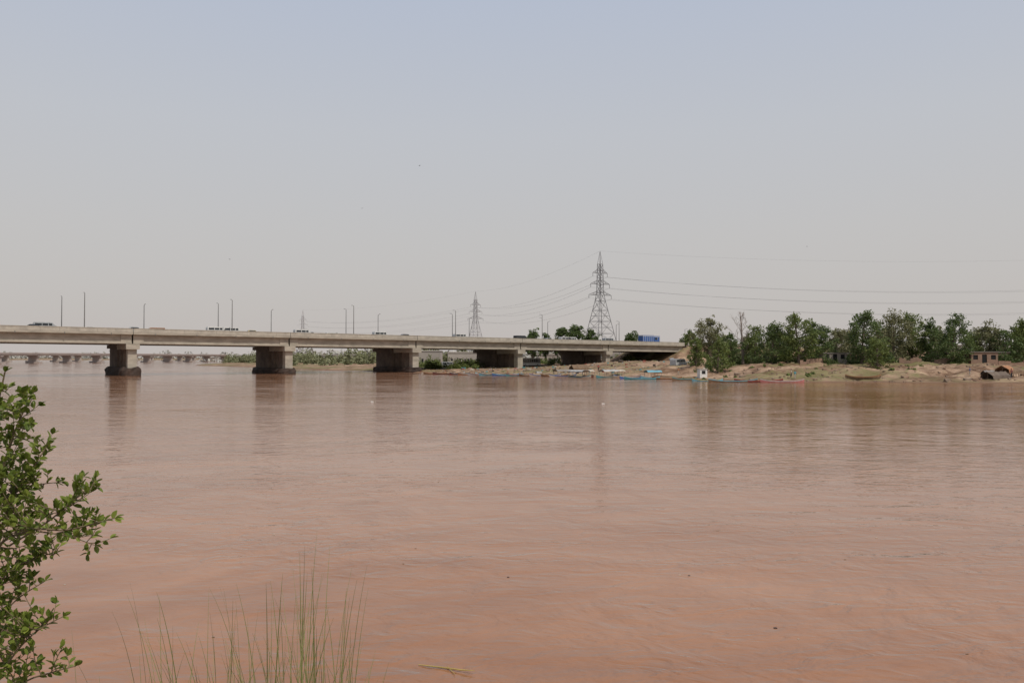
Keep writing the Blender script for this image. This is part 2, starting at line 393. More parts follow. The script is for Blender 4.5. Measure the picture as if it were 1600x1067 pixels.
# ------------------------------------------------------------ transmission towers and lines
def pylon(x,y,base,top,mt,hwb=6.6,armw=(4.0,5.2,6.2),th=1.0,rot=0.3):
    b=MB(); H=top-base
    zs=[0,.13,.25,.36,.46,.545,.62,.69,.755,.82,.88]; 
    def hw(t): return hwb*(1-t/0.60)*0.83+hwb*0.17 if t<0.60 else hwb*0.17*(1-(t-0.6)*0.9)
    C=((-1,-1),(1,-1),(1,1),(-1,1))
    def P(t,c): return (hw(t)*c[0],hw(t)*c[1],H*t)
    for t0,t1 in zip(zs[:-1],zs[1:]):
        for i in range(4):
            c,c2=C[i],C[(i+1)%4]
            b.cyl(P(t0,c),P(t1,c),0.18*th,0.15*th,mt,4,False)
            b.cyl(P(t0,c),P(t1,c2),0.07*th,0.07*th,mt,4,False); b.cyl(P(t0,c2),P(t1,c),0.07*th,0.07*th,mt,4,False)
            b.cyl(P(t1,c),P(t1,c2),0.07*th,0.07*th,mt,4,False)
            if t0<.4:
                m0=(Vector(P(t0,c))+Vector(P(t1,c2)))/2; 
                m1=(Vector(P(t0,c))+Vector(P(t1,c)))/2; b.cyl(m0,m1,.05*th,.05*th,mt,4,False)
                m1=(Vector(P(t0,c2))+Vector(P(t1,c2)))/2; b.cyl(m0,m1,.05*th,.05*th,mt,4,False)
    for c in C: b.cyl(P(.88,c),(0,0,H),.12*th,.07*th,mt,4,False)
    for c in C: b.box((P(0,c)[0]-.6,P(0,c)[1]-.6,-1.5),(P(0,c)[0]+.6,P(0,c)[1]+.6,0.3),'conc')
    arms=[]
    for t,a in zip((.80,.70,.60),armw):
        h=H*t; w=hw(t)
        for sg in (-1,1):
            tip=(sg*a,0,h)
            for yy in (-w,w):
                b.cyl((sg*w,yy,h),tip,.09*th,.07*th,mt,4,False); b.cyl((sg*w,yy,h+H*.035),tip,.08*th,.07*th,mt,4,False)
            for yy in (-w/2,w/2): b.cyl((sg*(a+w)/2,yy,h),(sg*(a+w)/2,0,h+H*.017),.05*th,.05*th,mt,4,False); b.cyl((sg*w,yy*2,h+H*.035),(sg*(a+w)/2,yy,h),.05*th,.05*th,mt,4,False)
            b.cyl(tip,(sg*a,0,h-1.6),.1*th,.1*th,mt,6); arms.append((sg*a,0,h-1.6))
    arms.append((0,0,H))
    o=b.build('transmission_tower',(x,y,base),rot)
    R_=Matrix.Rotation(rot,3,'Z'); return [Vector((x,y,base))+R_@Vector(a) for a in arms]
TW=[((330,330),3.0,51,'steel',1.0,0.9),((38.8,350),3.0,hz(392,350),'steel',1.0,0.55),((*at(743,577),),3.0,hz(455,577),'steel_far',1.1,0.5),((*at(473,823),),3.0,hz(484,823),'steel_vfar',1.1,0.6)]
A=[pylon(p[0],p[1],bz,tz_,m_,th=th,rot=rt) for p,bz,tz_,m_,th,rt in TW]
w=MB()
for a,c,sg in ((A[0],A[1],7.5),(A[1],A[2],5.5),(A[2],A[3],5.5)):
    for i in range(7):
        p,q=a[i],c[i]; pts=[]
        for j in range(25):
            t=j/24; v=p.lerp(q,t); v.z-=4*sg*t*(1-t)*(0.75 if i==6 else 1); pts.append(v)
        w.tube(pts,0.034 if i<6 else .02,'wire',4)
w.build('power_lines')

# ------------------------------------------------------------ trees
def grow_tree(h,wd,leafk='leafA',dens=1.0,crown_lo=0.25,leafsz=0.22,barkk='bark',nc=None,bare=False,name='tree',loc=(0,0,0)):
    b=MB(); lean=random.uniform(-.08,.08)*h; ly=random.uniform(-.05,.05)*h
    def tp(t): return Vector((lean*t*t+0.15*math.sin(3*t+h),ly*t*t,h*t))
    r0=0.018*h+0.05
    pts=[tp(t) for t in np.linspace(0,.92,9)]; pts[0].z=-0.8
    b.tube(pts,[r0*(1.25-t*1.15)+0.02 for t in np.linspace(0,1,9)],barkk,7)
    nc=nc or int(20+wd*1.8)
    for i in range(nc):
        t=crown_lo+(1-crown_lo)*((i+random.random())/nc)
        u=(t-crown_lo)/(1-crown_lo)
        rad=wd/2*(math.sin(math.pi*min(1,(0.22+u*0.78)))**0.5)*random.uniform(0.2,1.1)
        if u>0.92: rad*=0.4
        an=i*2.4+random.uniform(-.5,.5)
        c=tp(t*0.95)+Vector((rad*math.cos(an),rad*math.sin(an),random.uniform(-.04,.04)*h))
        st=tp(max(0.12,t*0.93-0.10-0.12*random.random()-rad/h*0.35))
        mid=st.lerp(c,.55)+Vector((0,0,-0.02*h))
        rr=r0*(0.42-0.25*u); b.tube([st,mid,c],[rr,rr*.6,rr*.2],barkk,5)
        if bare:
            for _ in range(7):
                s2=st.lerp(c,random.uniform(.3,1)); e=s2+Vector((random.gauss(0,.5),random.gauss(0,.5),random.uniform(.3,1.1)))*h*.08
                b.tube([s2,s2.lerp(e,.5)+Vector((random.gauss(0,.08),0,0)),e],[rr*.35,rr*.22,.012],barkk,4)
                for __ in range(3):
                    e2=e+Vector((random.gauss(0,.4),random.gauss(0,.4),random.uniform(.1,.8)))*h*.05
                    b.cyl(s2.lerp(e,random.uniform(.4,1)),e2,.02,.01,barkk,3,False)
            continue
        cr=random.uniform(.5,1.15)*(0.065*h+0.06*wd)
        n=int(150*dens*(cr/1.1)**1.7)+14
        d=rng.normal(size=(n,3)); d/=np.linalg.norm(d,axis=1)[:,None]
        d*=(rng.uniform(0.15,1.0,size=(n,1))**0.6)*cr*np.array([1.15,1.15,0.85])
        sub=rng.normal(size=(8,3))*cr*0.55; d=d*0.68+sub[rng.integers(0,8,n)]
        b.leaves(np.array(c)+d,leafsz,leafk)
    return b.build(name,loc,random.uniform(0,6.28))
def tree_at(px,topy,wpx,d,kind='leafA',lo=0.2,dens=1.0,name='tree',**k):
    x,y=at(px,d); g=gh(x,y)-0.1; h=(hz(topy,d)-g)*.97
    return grow_tree(h,wpx/F*d*1.0,kind,dens,lo,loc=(x,y,g),name=name,**k)
TL=[(1088,525,30,190,'leafA',.1),(1107,497,56,197,'leafC',.25),(1122,528,38,174,'leafA',.05),(1142,520,44,190,'leafB',.1),
(1178,509,42,190,'leafA',.1),(1206,504,52,182,'leafB',.05),(1229,520,36,188,'leafA',.1),(1247,489,56,180,'leafA',.15),(1268,498,38,184,'leafB',.15),(1286,508,42,186,'leafB',.1),
(1305,512,36,191,'leafC',.15),(1346,483,66,178,'leafB',.1),(1371,526,38,168,'leafA',.05),(1396,489,60,186,'leafC',.12),(1426,489,52,188,'leafA',.15),
(1455,501,44,186,'leafB',.1),(1490,493,60,178,'leafB',.1),(1514,518,38,190,'leafA',.1),(1548,505,58,188,'leafC',.12),(1572,514,44,184,'leafB',.1),(1593,498,52,186,'leafA',.12),
(1635,490,60,184,'leafB',.2),(1690,500,60,184,'leafA',.2),(1745,492,60,182,'leafC',.2),(1800,498,60,182,'leafB',.2)]
for px,ty,wp,d,kd,lo in TL: tree_at(px,ty,wp,d,kd,lo,name='eucalyptus_tree' if kd!='leafC' else 'acacia_tree')
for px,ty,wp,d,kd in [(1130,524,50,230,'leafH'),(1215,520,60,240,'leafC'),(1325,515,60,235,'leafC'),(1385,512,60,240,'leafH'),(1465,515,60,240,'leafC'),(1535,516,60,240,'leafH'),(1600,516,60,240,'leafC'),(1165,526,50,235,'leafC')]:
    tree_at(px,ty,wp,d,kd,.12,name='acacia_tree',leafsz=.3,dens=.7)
tree_at(1160,478,46,192,bare=True,lo=.35,barkk='bark_pale',nc=16,name='bare_tree')
for px,ty,wp,d,kd in [(832,514,24,335,'leafB'),(853,522,18,340,'leafB'),(878,511,26,335,'leafB'),(899,505,30,340,'leafB'),(926,515,26,342,'leafB'),(985,520,28,350,'leafB'),(1075,517,26,345,'leafA')]:
    tree_at(px,ty,wp,d,kd,.3,name='tree',leafsz=.4,dens=.6)

def bushes(name,items,leafk,sz,jit=0.8):
    b=MB()
    for (x,y,r,hh) in items:
        g=gh(x,y)
        n=int(60*r*hh/(sz*sz)*0.09)+20
        d=rng.normal(size=(n,3)); d/=np.linalg.norm(d,axis=1)[:,None]; d*=rng.uniform(0.4,1,size=(n,1))
        sub=rng.normal(size=(7,3))*0.4; d=d*.6+sub[rng.integers(0,7,n)]
        d[:,2]=np.abs(d[:,2])
        b.leaves(np.array([x,y,g])+d*np.array([r,r,hh]),sz,leafk)
        for _ in range(3):
            b.cyl((x,y,g-.2),(x+random.gauss(0,r*.3),y+random.gauss(0,r*.3),g+hh*.7),.06,.02,'bark',4,False)
    return b.build(name)
# undergrowth below the trees on the right bank
it=[]
for px in np.arange(1085,1760,10):
    d=random.uniform(178,200); x,y=at(px+random.uniform(-5,5),d); it.append((x,y,random.uniform(1.2,2.4),random.uniform(1.0,3.0)))
bushes('undergrowth',it,'leafB',.24)
it=[]
for i in range(60):
    px=random.uniform(650,750); d=random.uniform(255,330); x,y=at(px,d); it.append((x,y,random.uniform(1,2.4),random.uniform(.8,2.8)))
for i in range(40):
    px=random.uniform(760,1080); d=random.uniform(310,345); x,y=at(px,d); it.append((x,y,random.uniform(1,2.6),random.uniform(.8,3.2)))
for i in range(26):
    px=random.uniform(1050,1600); d=random.uniform(155,174); x,y=at(px,d); it.append((x,y,random.uniform(.3,.8),random.uniform(.2,.6)))
bushes('scrub_bushes',it,'leafA',.28)
it=[]
for i in range(150):
    px=random.uniform(440,760); d=random.uniform(380,560); x,y=at(px,d)
    it.append((x,y,random.uniform(2,5),random.uniform(1.5,6.5)))
for i in range(30):
    px=random.uniform(350,450); d=random.uniform(560,700); x,y=at(px,d); it.append((x,y,random.uniform(3,6),random.uniform(3,8)))
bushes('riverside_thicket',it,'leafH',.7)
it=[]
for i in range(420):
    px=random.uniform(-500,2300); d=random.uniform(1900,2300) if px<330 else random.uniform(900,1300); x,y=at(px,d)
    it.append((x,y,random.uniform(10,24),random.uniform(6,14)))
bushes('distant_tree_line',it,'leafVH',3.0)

# ------------------------------------------------------------ houses and walls
def house(px,d,wd,dp,h,mt='brick',rot=0.0,name='brick_house',pitched=False,par=True,nwin=2,z=None):
    x,y=at(px,d); g=(gh(x,y)-0.4) if z is None else z
    b=MB(); t=.25
    h2=h+0.4
    ops=[]; seg=wd/(nwin+1)
    for i in range(nwin+1):
        cx=-wd/2+seg*(i+.5)
        ops.append((cx-.5,cx+.5,0.4 if i==nwin//2 else 1.3,2.4 if i==nwin//2 else 2.3))
    last=-wd/2
    for (a,c,z0,z1) in ops:
        b.box((last,-dp/2,0),(a,-dp/2+t,h2),mt)
        b.box((a,-dp/2,z1),(c,-dp/2+t,h2),mt)
        if z0>.5: b.box((a,-dp/2,0),(c,-dp/2+t,z0),mt)
        b.box((a,-dp/2+.12,z0),(c,-dp/2+.18,z1),'dark'); last=c
    b.box((last,-dp/2,0),(wd/2,-dp/2+t,h2),mt)
    b.box((-wd/2,-dp/2+t,0),(-wd/2+t,dp/2,h2),mt); b.box((wd/2-t,-dp/2+t,0),(wd/2,dp/2,h2),mt); b.box((-wd/2+t,dp/2-t,0),(wd/2-t,dp/2,h2),mt)
    b.box((-wd/2-.2,-dp/2-.2,h2+.002),(wd/2+.2,dp/2+.2,h2+.16),'roof')
    if par:
        b.box((-wd/2,-dp/2,h2+.162),(wd/2,-dp/2+.15,h2+.7),mt)
        b.box((-wd/2,dp/2-.15,h2+.162),(wd/2,dp/2,h2+.7),mt)
    return b.build(name,(x,y,g),rot)
house(1298,184,5.5,4,2.2,'plaster',.1,'plaster_hut',par=False)
house(1317,188,4.5,4,2.3,'brick',.2,par=False)
house(1532,178,5.5,4,2.5,'brick',-.15,par=False)
house(1552,184,5,4,2.6,'brick',.0,par=False)
house(1640,176,7,5,3.0,'brick',.1); house(1700,178,8,5,3.1,'plaster',-.1,'plaster_hut')
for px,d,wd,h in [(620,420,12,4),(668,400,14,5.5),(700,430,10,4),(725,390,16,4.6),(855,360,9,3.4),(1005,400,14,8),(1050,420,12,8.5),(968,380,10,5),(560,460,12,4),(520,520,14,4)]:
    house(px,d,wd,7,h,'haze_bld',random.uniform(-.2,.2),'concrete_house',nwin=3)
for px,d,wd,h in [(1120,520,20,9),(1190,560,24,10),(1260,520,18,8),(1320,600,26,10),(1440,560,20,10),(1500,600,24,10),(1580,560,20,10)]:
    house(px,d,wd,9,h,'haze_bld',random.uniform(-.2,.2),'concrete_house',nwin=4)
# brick boundary wall
b=MB()
for p0,p1,d0,d1 in ((1250,1290,178,179),(1405,1440,179,178),(1460,1515,180,178),(1560,1640,172,170)):
    a=Vector((*at(p0,d0),0)); c=Vector((*at(p1,d1),0)); n=8
    for i in range(n):
        q0=a.lerp(c,i/n); q1=a.lerp(c,(i+1)/n-.002); g=gh(q0.x,q0.y); hh=1.0+random.uniform(-.25,.2)
        b.hexa([(q0.x,q0.y,g-.8),(q1.x,q1.y,g-.8),(q1.x,q1.y+.25,g-.8),(q0.x,q0.y+.25,g-.8),(q0.x,q0.y,g+hh),(q1.x,q1.y,g+hh),(q1.x,q1.y+.25,g+hh),(q0.x,q0.y+.25,g+hh)],'brick')
b.build('brick_boundary_wall')
# white kiosk
x,y=at(1097,166); b=MB()
b.box((-.8,-.7,-.3),(.8,.7,1.7),'white'); b.box((-.95,-.85,1.703),(.95,.85,1.83),'cream'); b.box((-.4,-.72,.7),(.4,-.703,1.4),'dark')
b.build('white_kiosk',(x,y,gh(x,y)),.2)
# tarp shelters
def shelter(px,d,L=4,W=3,h=1.9,k='roof',rot=0):
    x,y=at(px,d); b=MB()
    for i in (-1,1):
        for j in (-1,1): b.cyl((i*L/2,j*W/2,-.4),(i*L/2,j*W/2,h*.6),.05,.05,'wood',6)
        b.cyl((i*L/2,0,-.4),(i*L/2,0,h),.05,.05,'wood',6)
    n=8; vs=[];fs=[]
    for i in range(n+1):
        for j,(w_,z_) in enumerate(((-W/2-.2,h*.25),(-W/2,h*.62),(-W/4,h*.8),(0,h+.03),(W/4,h*.8),(W/2,h*.62),(W/2+.2,h*.25))):
            vs.append((-L/2-.2+(L+.4)*i/n,w_+random.uniform(-.1,.1),z_+random.uniform(-.1,.1)))
    for i in range(n):
        for j in range(6): fs.append((i*7+j,(i+1)*7+j,(i+1)*7+j+1,i*7+j+1))
    b.add(vs,fs,k); return b.build('tarp_shelter',(x,y,gh(x,y)),rot)
shelter(1556,147,3.8,2.6,1.7,'conc_dk',.25); shelter(1571,149,2.6,2.4,1.8,'orange',.6); shelter(1582,149,2.6,2.4,1.5,'wood',.2); shelter(1546,150,2.0,1.8,1.2,'roof',0)
shelter(905,205,4,3,2.0,'wood',.3)

# ------------------------------------------------------------ boats
def boat(px,py=None,d=None,L=9,W=1.7,hull='wood',band=None,rot=0.0,canopy=None,z=-0.16,name='rowing_boat'):
    if d is None: d=EYE*F/(py-HY)
    x,y=at(px,d); b=MB(); n=16; rows=[]
    for i in range(n+1):
        t=-1+2*i/n; hw=W/2*(1-abs(t)**2.6)+.03; sh=.45+.4*abs(t)**3; kz=-.18+.4*abs(t)**4
        rows.append([(t*L/2,-hw,sh),(t*L/2,-hw*.97,sh-.14),(t*L/2,-hw*.72,kz+.1),(t*L/2,0,kz),(t*L/2,hw*.72,kz+.1),(t*L/2,hw*.97,sh-.14),(t*L/2,hw,sh),
                     (t*L/2,hw*.86,sh-.02),(t*L/2,hw*.6,kz+.2),(t*L/2,-hw*.6,kz+.2),(t*L/2,-hw*.86,sh-.02)])
    vs=[p for r in rows for p in r]; m=11
    for j in range(m):
        k=hull
        if j in (0,5) : k=band or hull
        if j in (7,8,9): k='wood'
        b.add(vs,[],k)
        o=len(b.v)-len(vs); ii=b.mi(k)
        for i in range(n):
            b.f.append((o+i*m+j,o+(i+1)*m+j,o+(i+1)*m+(j+1)%m,o+i*m+(j+1)%m)); b.m.append(ii)
    for t in (-.6,-.3,0,.3,.6):
        hw=W/2*(1-abs(t)**2.6)*.9; b.box((t*L/2-.12,-hw,.3),(t*L/2+.12,hw,.35),'wood')
    if canopy:
        l=L*.27; hwc=W*.48
        for i in (-1,0,1):
            for j in (-1,1): b.cyl((i*l,j*hwc*.85,.3),(i*l,j*hwc,1.55),.035,.035,'pole',6)
        vs=[];fs=[]; q=9
        for i in range(q+1):
            for j in range(7):
                a=math.pi*j/6; vs.append((-l*1.1+2.2*l*i/q,-math.cos(a)*(hwc+.12),1.5+math.sin(a)*.4+random.uniform(-.04,.04)))
        for i in range(q):
            for j in range(6): fs.append((i*7+j,(i+1)*7+j,(i+1)*7+j+1,i*7+j+1))
        b.add(vs,fs,canopy)
    return b.build(name,(x,y,z),rot,smooth=False)
boat(880,589,L=7.5,W=2.0,hull='cream',band='blue',rot=.5,canopy='roof',name='covered_boat')
boat(905,590,L=8,W=2.2,hull='cream',band='teal',rot=2.2,canopy='tarp',name='covered_boat')
boat(919,589.5,L=7,W=2.0,hull='wood',band='red',rot=1.2,canopy='cream',name='covered_boat')
boat(951,589.5,L=7.5,W=2.0,hull='teal',band='cream',rot=.6,canopy='tarp',name='covered_boat')
boat(966,589,L=7,W=2.0,hull='cream',band='blue',rot=1.1,canopy='cream',name='covered_boat')
boat(985,591,L=7,W=1.5,hull='blue',band='cream',rot=.7)
boat(1003,593,L=7.5,W=1.8,hull='teal',band='cyan',rot=.1,name='motor_boat')
boat(1020,591,L=6,W=1.7,hull='cyan',band='tarp',rot=.35,canopy='cyan',name='covered_boat')
boat(1042,593,L=6,W=1.4,hull='wood',band='orange',rot=-.1)
boat(1070,594,L=6,W=1.3,hull='wood',band='teal',rot=.4)
boat(1105,595.5,L=6,W=1.2,hull='cyan',band='yellow',rot=0.05)
boat(1145,597,L=9,W=1.2,hull='wood',band='cyan',rot=-.02)
boat(1185,597,L=9,W=1.2,hull='maroon',band='red',rot=0.0)
boat(1222,597.5,L=8,W=1.2,hull='pink',band='tarp',rot=.02)
cols=['red','cream','blue','orange','wood','teal','tarp','maroon','wood','cyan']
xx=[680,698,718,737,754,772,792,812,832,852,866]
for i,p in enumerate(xx): boat(p,584.6+i*.38,L=random.uniform(6,8),W=1.3,hull=cols[(i*3+4)%10],band=cols[(i+3)%10],rot=random.uniform(-.6,0.1))
x,y=at(1348,150); boat(1348,d=150,L=6.5,W=1.4,hull='wood',band='orange',rot=-.1,z=gh(x,y)+.12)

# ------------------------------------------------------------ vehicles
def car(s,w,col,kind='car',rev=False,z=None):
    b=MB()
    if kind=='car':
        L,W=4.3,1.7; prof=[(-2.15,.35),(2.15,.35),(2.15,.72),(1.9,.85),(1.1,.95),(.55,1.42),(-1.0,1.45),(-1.75,.98),(-2.12,.9)]
    elif kind=='van':
        L,W=4.8,1.8; prof=[(-2.4,.4),(2.4,.4),(2.4,1.0),(2.05,1.2),(1.5,1.9),(1.2,2.0),(-2.3,2.0),(-2.4,1.7)]
    elif kind=='bus':
        L,W=11,2.5; prof=[(-5.5,.5),(5.5,.5),(5.5,1.4),(5.35,3.0),(5.1,3.2),(-5.4,3.2),(-5.5,3.0)]
    n=len(prof)
    vs=[(x,-W/2,z_) for x,z_ in prof]+[(x,W/2,z_) for x,z_ in prof]
    vs=[(x,y*(0.86 if z_>1.2 and kind=='car' else 1),z_) for x,y,z_ in vs]
    b.add(vs,[tuple(range(n)),tuple(range(2*n-1,n-1,-1))]+[(i,n+i,n+(i+1)%n,(i+1)%n) for i in range(n)],col)
    for sg in (-1,1):
        if kind=='car':
            b.add([(-1.35,sg*.84,1.0),(.95,sg*.85,1.0),(.5,sg*.765,1.36),(-.95,sg*.765,1.38)],[(0,1,2,3) if sg<0 else (3,2,1,0)],'glass')
        elif kind=='van':
            for a,c in ((-2.1,-.7),(-.55,.6),(.75,1.7)): b.box((a,sg*.905-.01,1.2),(c-(0.25 if a>.7 else 0),sg*.905+.01,1.75),'glass')
        else:
            for i in range(8): b.box((-5.1+i*1.3,sg*1.255-.01,1.7),(-4.0+i*1.3,sg*1.255+.01,2.7),'glass')
            b.box((-5.45,sg*1.255-.006,.7),(5.4,sg*1.255+.006,1.3),'white')
        for xw in ((-1.3,1.35) if kind!='bus' else (-3.5,3.6)):
            r=.33 if kind!='bus' else .5
            b.cyl((xw,sg*(W/2-.2),r),(xw,sg*(W/2+.03),r),r,r,'tyre',14); b.cyl((xw,sg*(W/2+.03),r),(xw,sg*(W/2+.05),r),r*.55,r*.5,'silver',10)
    if kind=='car': b.add([(1.08,-.72,.98),(1.08,.72,.98),(.6,.62,1.4),(.6,-.62,1.4)],[(0,1,2,3)],'glass'); b.add([(-1.72,-.7,1.01),(-1.72,.7,1.01),(-1.1,.6,1.42),(-1.1,-.6,1.42)],[(3,2,1,0)],'glass')
    if kind=='van': b.add([(2.06,-.8,1.24),(2.06,.8,1.24),(1.55,.75,1.86),(1.55,-.75,1.86)],[(0,1,2,3)],'glass')
    if kind=='bus': b.add([(5.505,-1.1,1.5),(5.505,1.1,1.5),(5.39,1.1,2.9),(5.39,-1.1,2.9)],[(0,1,2,3)],'glass')
    x,y,zz=T(s,w,10.785)
    if z is not None: zz=z
    return b.build({'car':'car','van':'minivan','bus':'bus'}[kind],(x,y,zz),ANG+(math.pi if rev else 0),bevel=.03)
def truck(s,w,cab,body,z=None,rev=False):
    b=MB()
    b.box((-4,-1.1,.7),(4,1.1,.95),'black')
    b.hexa([(2.2,-1.2,.6),(4.2,-1.2,.6),(4.2,1.2,.6),(2.2,1.2,.6),(2.2,-1.15,2.9),(3.9,-1.15,2.9),(3.9,1.15,2.9),(2.2,1.15,2.9)],cab)
    b.box((-4.1,-1.25,.953),(2.0,1.25,3.5),body); b.box((-4.15,-1.3,3.1),(2.05,1.3,3.25),'white')
    for i in range(6): b.box((-3.9+i*1.05,-1.3,1.0),(-3.8+i*1.05,1.3,3.09),'white')
    b.add([(4.16,-1,1.7),(4.16,1,1.7),(3.96,1,2.7),(3.96,-1,2.7)],[(0,1,2,3)],'glass')
    for sg in (-1,1):
        b.add([(2.5,sg*1.2,1.8),(3.9,sg*1.2,1.8),(3.8,sg*1.175,2.6),(2.5,sg*1.175,2.6)],[(0,1,2,3)],'glass')
        for xw in (-3,-1.9,3.2): b.cyl((xw,sg*.9,.5),(xw,sg*1.22,.5),.5,.5,'tyre',14)
    x,y,zz=T(s,w,10.785)
    if z is not None: zz=z
    return b.build('cargo_truck',(x,y,zz),ANG+(math.pi if rev else 0))
def s_of(px): return (px-207)/(298.6-.1187*px)*40
car(s_of(55),2,'black'); car(s_of(72),3,'silver','van'); car(s_of(90),9,'black')
car(s_of(341),2,'white','van'); car(s_of(353),3,'white'); car(s_of(366),2,'white','van')
car(s_of(402),4,'yellow'); car(s_of(478),2.5,'white','van'); car(s_of(496),5,'silver'); car(s_of(602),3,'white','van'); car(s_of(620),9,'red')
car(s_of(725),2,'white','van'); car(s_of(735),5,'silver'); car(s_of(822),3,'black','van'); car(s_of(866),3,'silver'); 
car(s_of(895),4,'white','van'); car(s_of(905),4,'white','van'); car(s_of(640),2.4,'black'); car(s_of(960),3,'silver','van')
car(s_of(215),3,'silver'); car(s_of(150),9,'white'); car(s_of(560),20,'white','van',True); car(s_of(270),20,'orange','van',True)
truck(s_of(1022),3,'blue','blue'); truck(s_of(1040),8,'blue','blue',rev=True)
# vehicles under the bridge
x,y=at(826,285); o=car(0,0,'tarp','bus',z=gh(x,y)); o.location=(x,y,gh(x,y)); o.rotation_euler[2]=.9
for px,d in ((700,300),(1060,200)):
    x,y=at(px,d); o=car(0,0,'silver','van'); o.location=(x,y,gh(x,y)); o.rotation_euler[2]=random.random()

# rubble along shore
b=MB()
for i in range(1300):
    px=random.uniform(640,1080) if i<900 else random.uniform(1080,1640)
    d=random.uniform(190,300) if i<900 else random.uniform(140,172)
    x,y=at(px,d); g=gh(x,y)
    if g<0.05: continue
    r=random.uniform(.1,.4)*(1 if random.random()<.93 else 2.2)*(1 if i<900 else .7)
    vs=[(x+sx*r*random.uniform(.6,1.1),y+sy*r*random.uniform(.6,1.1),g+(sz*.5+.3)*r*random.uniform(.5,1.0)) for sz in (-1,1) for sx,sy in ((-1,-1),(1,-1),(1,1),(-1,1))]
    b.hexa(vs,random.choice(['rock','rock','rock','conc_dk','brick','cream','tarp','stain','teal','red'] if i<900 else ['rock','rock','rock','brick']))
b.build('rubble')

# ------------------------------------------------------------ people
def person(px,d,shirt,trous,pose=0,rot=0,z=None):
    x,y=at(px,d); g=gh(x,y) if z is None else z
    e=bpy.data.objects.new('person',None); scene.collection.objects.link(e); e.location=(x,y,g); e.rotation_euler[2]=rot
    def skin(nm,V,Ed,Rr,k):
        me=bpy.data.meshes.new(nm); me.from_pydata(V,Ed,[]); o=bpy.data.objects.new(nm,me); scene.collection.objects.link(o); o.parent=e
        me.materials.append(M[k]); sk=o.modifiers.new('skin','SKIN')
        for i,r in enumerate(Rr): me.skin_vertices[0].data[i].radius=r
        me.skin_vertices[0].data[0].use_root=True
        sb=o.modifiers.new('s','SUBSURF'); sb.levels=1; sb.render_levels=2; return o
    a=.12 if pose==0 else .3
    skin('clothes_lower',[(0,0,.95),(-.1,0,.88),(-.11,-a*.3,.5),(-.12,a*.4,.1),(.1,0,.88),(.11,a*.5,.5),(.12,a*.2,.1)],[(0,1),(1,2),(2,3),(0,4),(4,5),(5,6)],[(.14,.1)]+[(.09,.09),(.07,.07),(.055,.055)]*2,trous)
    skin('clothes_upper',[(0,0,.9),(0,0,1.15),(0,0,1.38),(-.17,0,1.42),(-.24,-.02,1.15),(.17,0,1.42),(.24,-.02,1.15)],[(0,1),(1,2),(2,3),(3,4),(2,5),(5,6)],[(.15,.11),(.15,.1),(.15,.1),(.065,.065),(.05,.05),(.065,.065),(.05,.05)],shirt)
    skin('skin',[(0,0,1.42),(0,0,1.5),(0,-.01,1.58),(0,-.015,1.66),(0,0,1.72)],[(0,1),(1,2),(2,3),(3,4)],[(.055,.055),(.05,.05),(.07,.085),(.075,.09),(.05,.06)],'skin')
    for sg in (-1,1):
        skin('forearm_and_hand',[(sg*.24,-.02,1.15),(sg*.25,-.08,.93),(sg*.25,-.1,.85)],[(0,1),(1,2)],[(.042,.042),(.03,.03),(.035,.025)],'skin')
        skin('foot',[(sg*.12,.04 if sg<0 else .02,.1),(sg*.12,.0,.04),(sg*.12,-.13,.03)],[(0,1),(1,2)],[(.04,.04),(.045,.035),(.035,.025)],'skin')
    h=MB(); h.cyl((0,.02,1.66),(0,.015,1.76),.095,.05,'black',10); h.build('hair').parent=e
    return e
person(1242,149.5,'teal','cream',0,.3); person(1236,151,'cream','black',1,1.0)
person(1100,172,'white','white',0,.5); person(935,200,'red','black',1,.2); person(868,215,'white','wood',0,2); person(1515,150,'blue','cream',1,1.)
person(1060,176,'orange','cream',0,.1); person(1580,144,'maroon','black',0,.3)

# birds
def bird(px,py,d,rot):
    x,y=at(px,d); b=MB()
    b.tube([(0,-.3,0),(0,-.12,.02),(0,.1,.02),(0,.25,.0),(0,.42,-.02)],[.02,.07,.09,.05,.015],'black',8)
    for sg in (-1,1):
        b.add([(sg*.05,.14,.03),(sg*.45,.2,.2),(sg*.95,.02,.12),(sg*.5,-.05,.18),(sg*.05,-.1,.03)],[(0,1,3,4),(1,2,3)],'black')
    b.add([(0,-.25,0),(-.1,-.5,0),(.1,-.5,0)],[(0,1,2)],'black')
    o=b.build('bird',(x,y,hz(py,d)),rot); o.scale=(.55,.55,.55)
for px,py,d in [(655,258,190),(565,325,230),(358,405,200),(1262,385,260)]: bird(px,py,d,random.random()*6)

# ------------------------------------------------------------ foreground shrub
M['leafN']=leaf_mat('shrub_leaves',(0.085,0.125,0.018),(0.23,0.275,0.05),0.35,0.42)
M['twig']=mat('twig',(0.20,0.15,0.09),(0.12,0.09,0.05),20,0.8)
b=MB()
def W3(px,py,d): x,y=at(px,d); return Vector((x,y,hz(py,d)))
def leaf(p,dirv,L,k='leafN'):
    d=dirv.normalized(); s=d.cross(Vector((random.gauss(0,.5),random.gauss(0,.5),1))).normalized(); n=s.cross(d)
    w_=L*.29; up=n*(L*.10)
    q=[p,p+d*L*.3+s*w_*.85+up,p+d*L*.62+s*w_*.95+up,p+d*L*.88+s*w_*.45+up*.4,p+d*L-n*L*.05,p+d*L*.88-s*w_*.45+up*.4,p+d*L*.62-s*w_*.95+up,p+d*L*.3-s*w_*.85+up,p+d*L*.5]
    b.add(q,[(0,8,2,1),(8,4,3,2),(0,7,6,8),(8,6,5,4)],k)
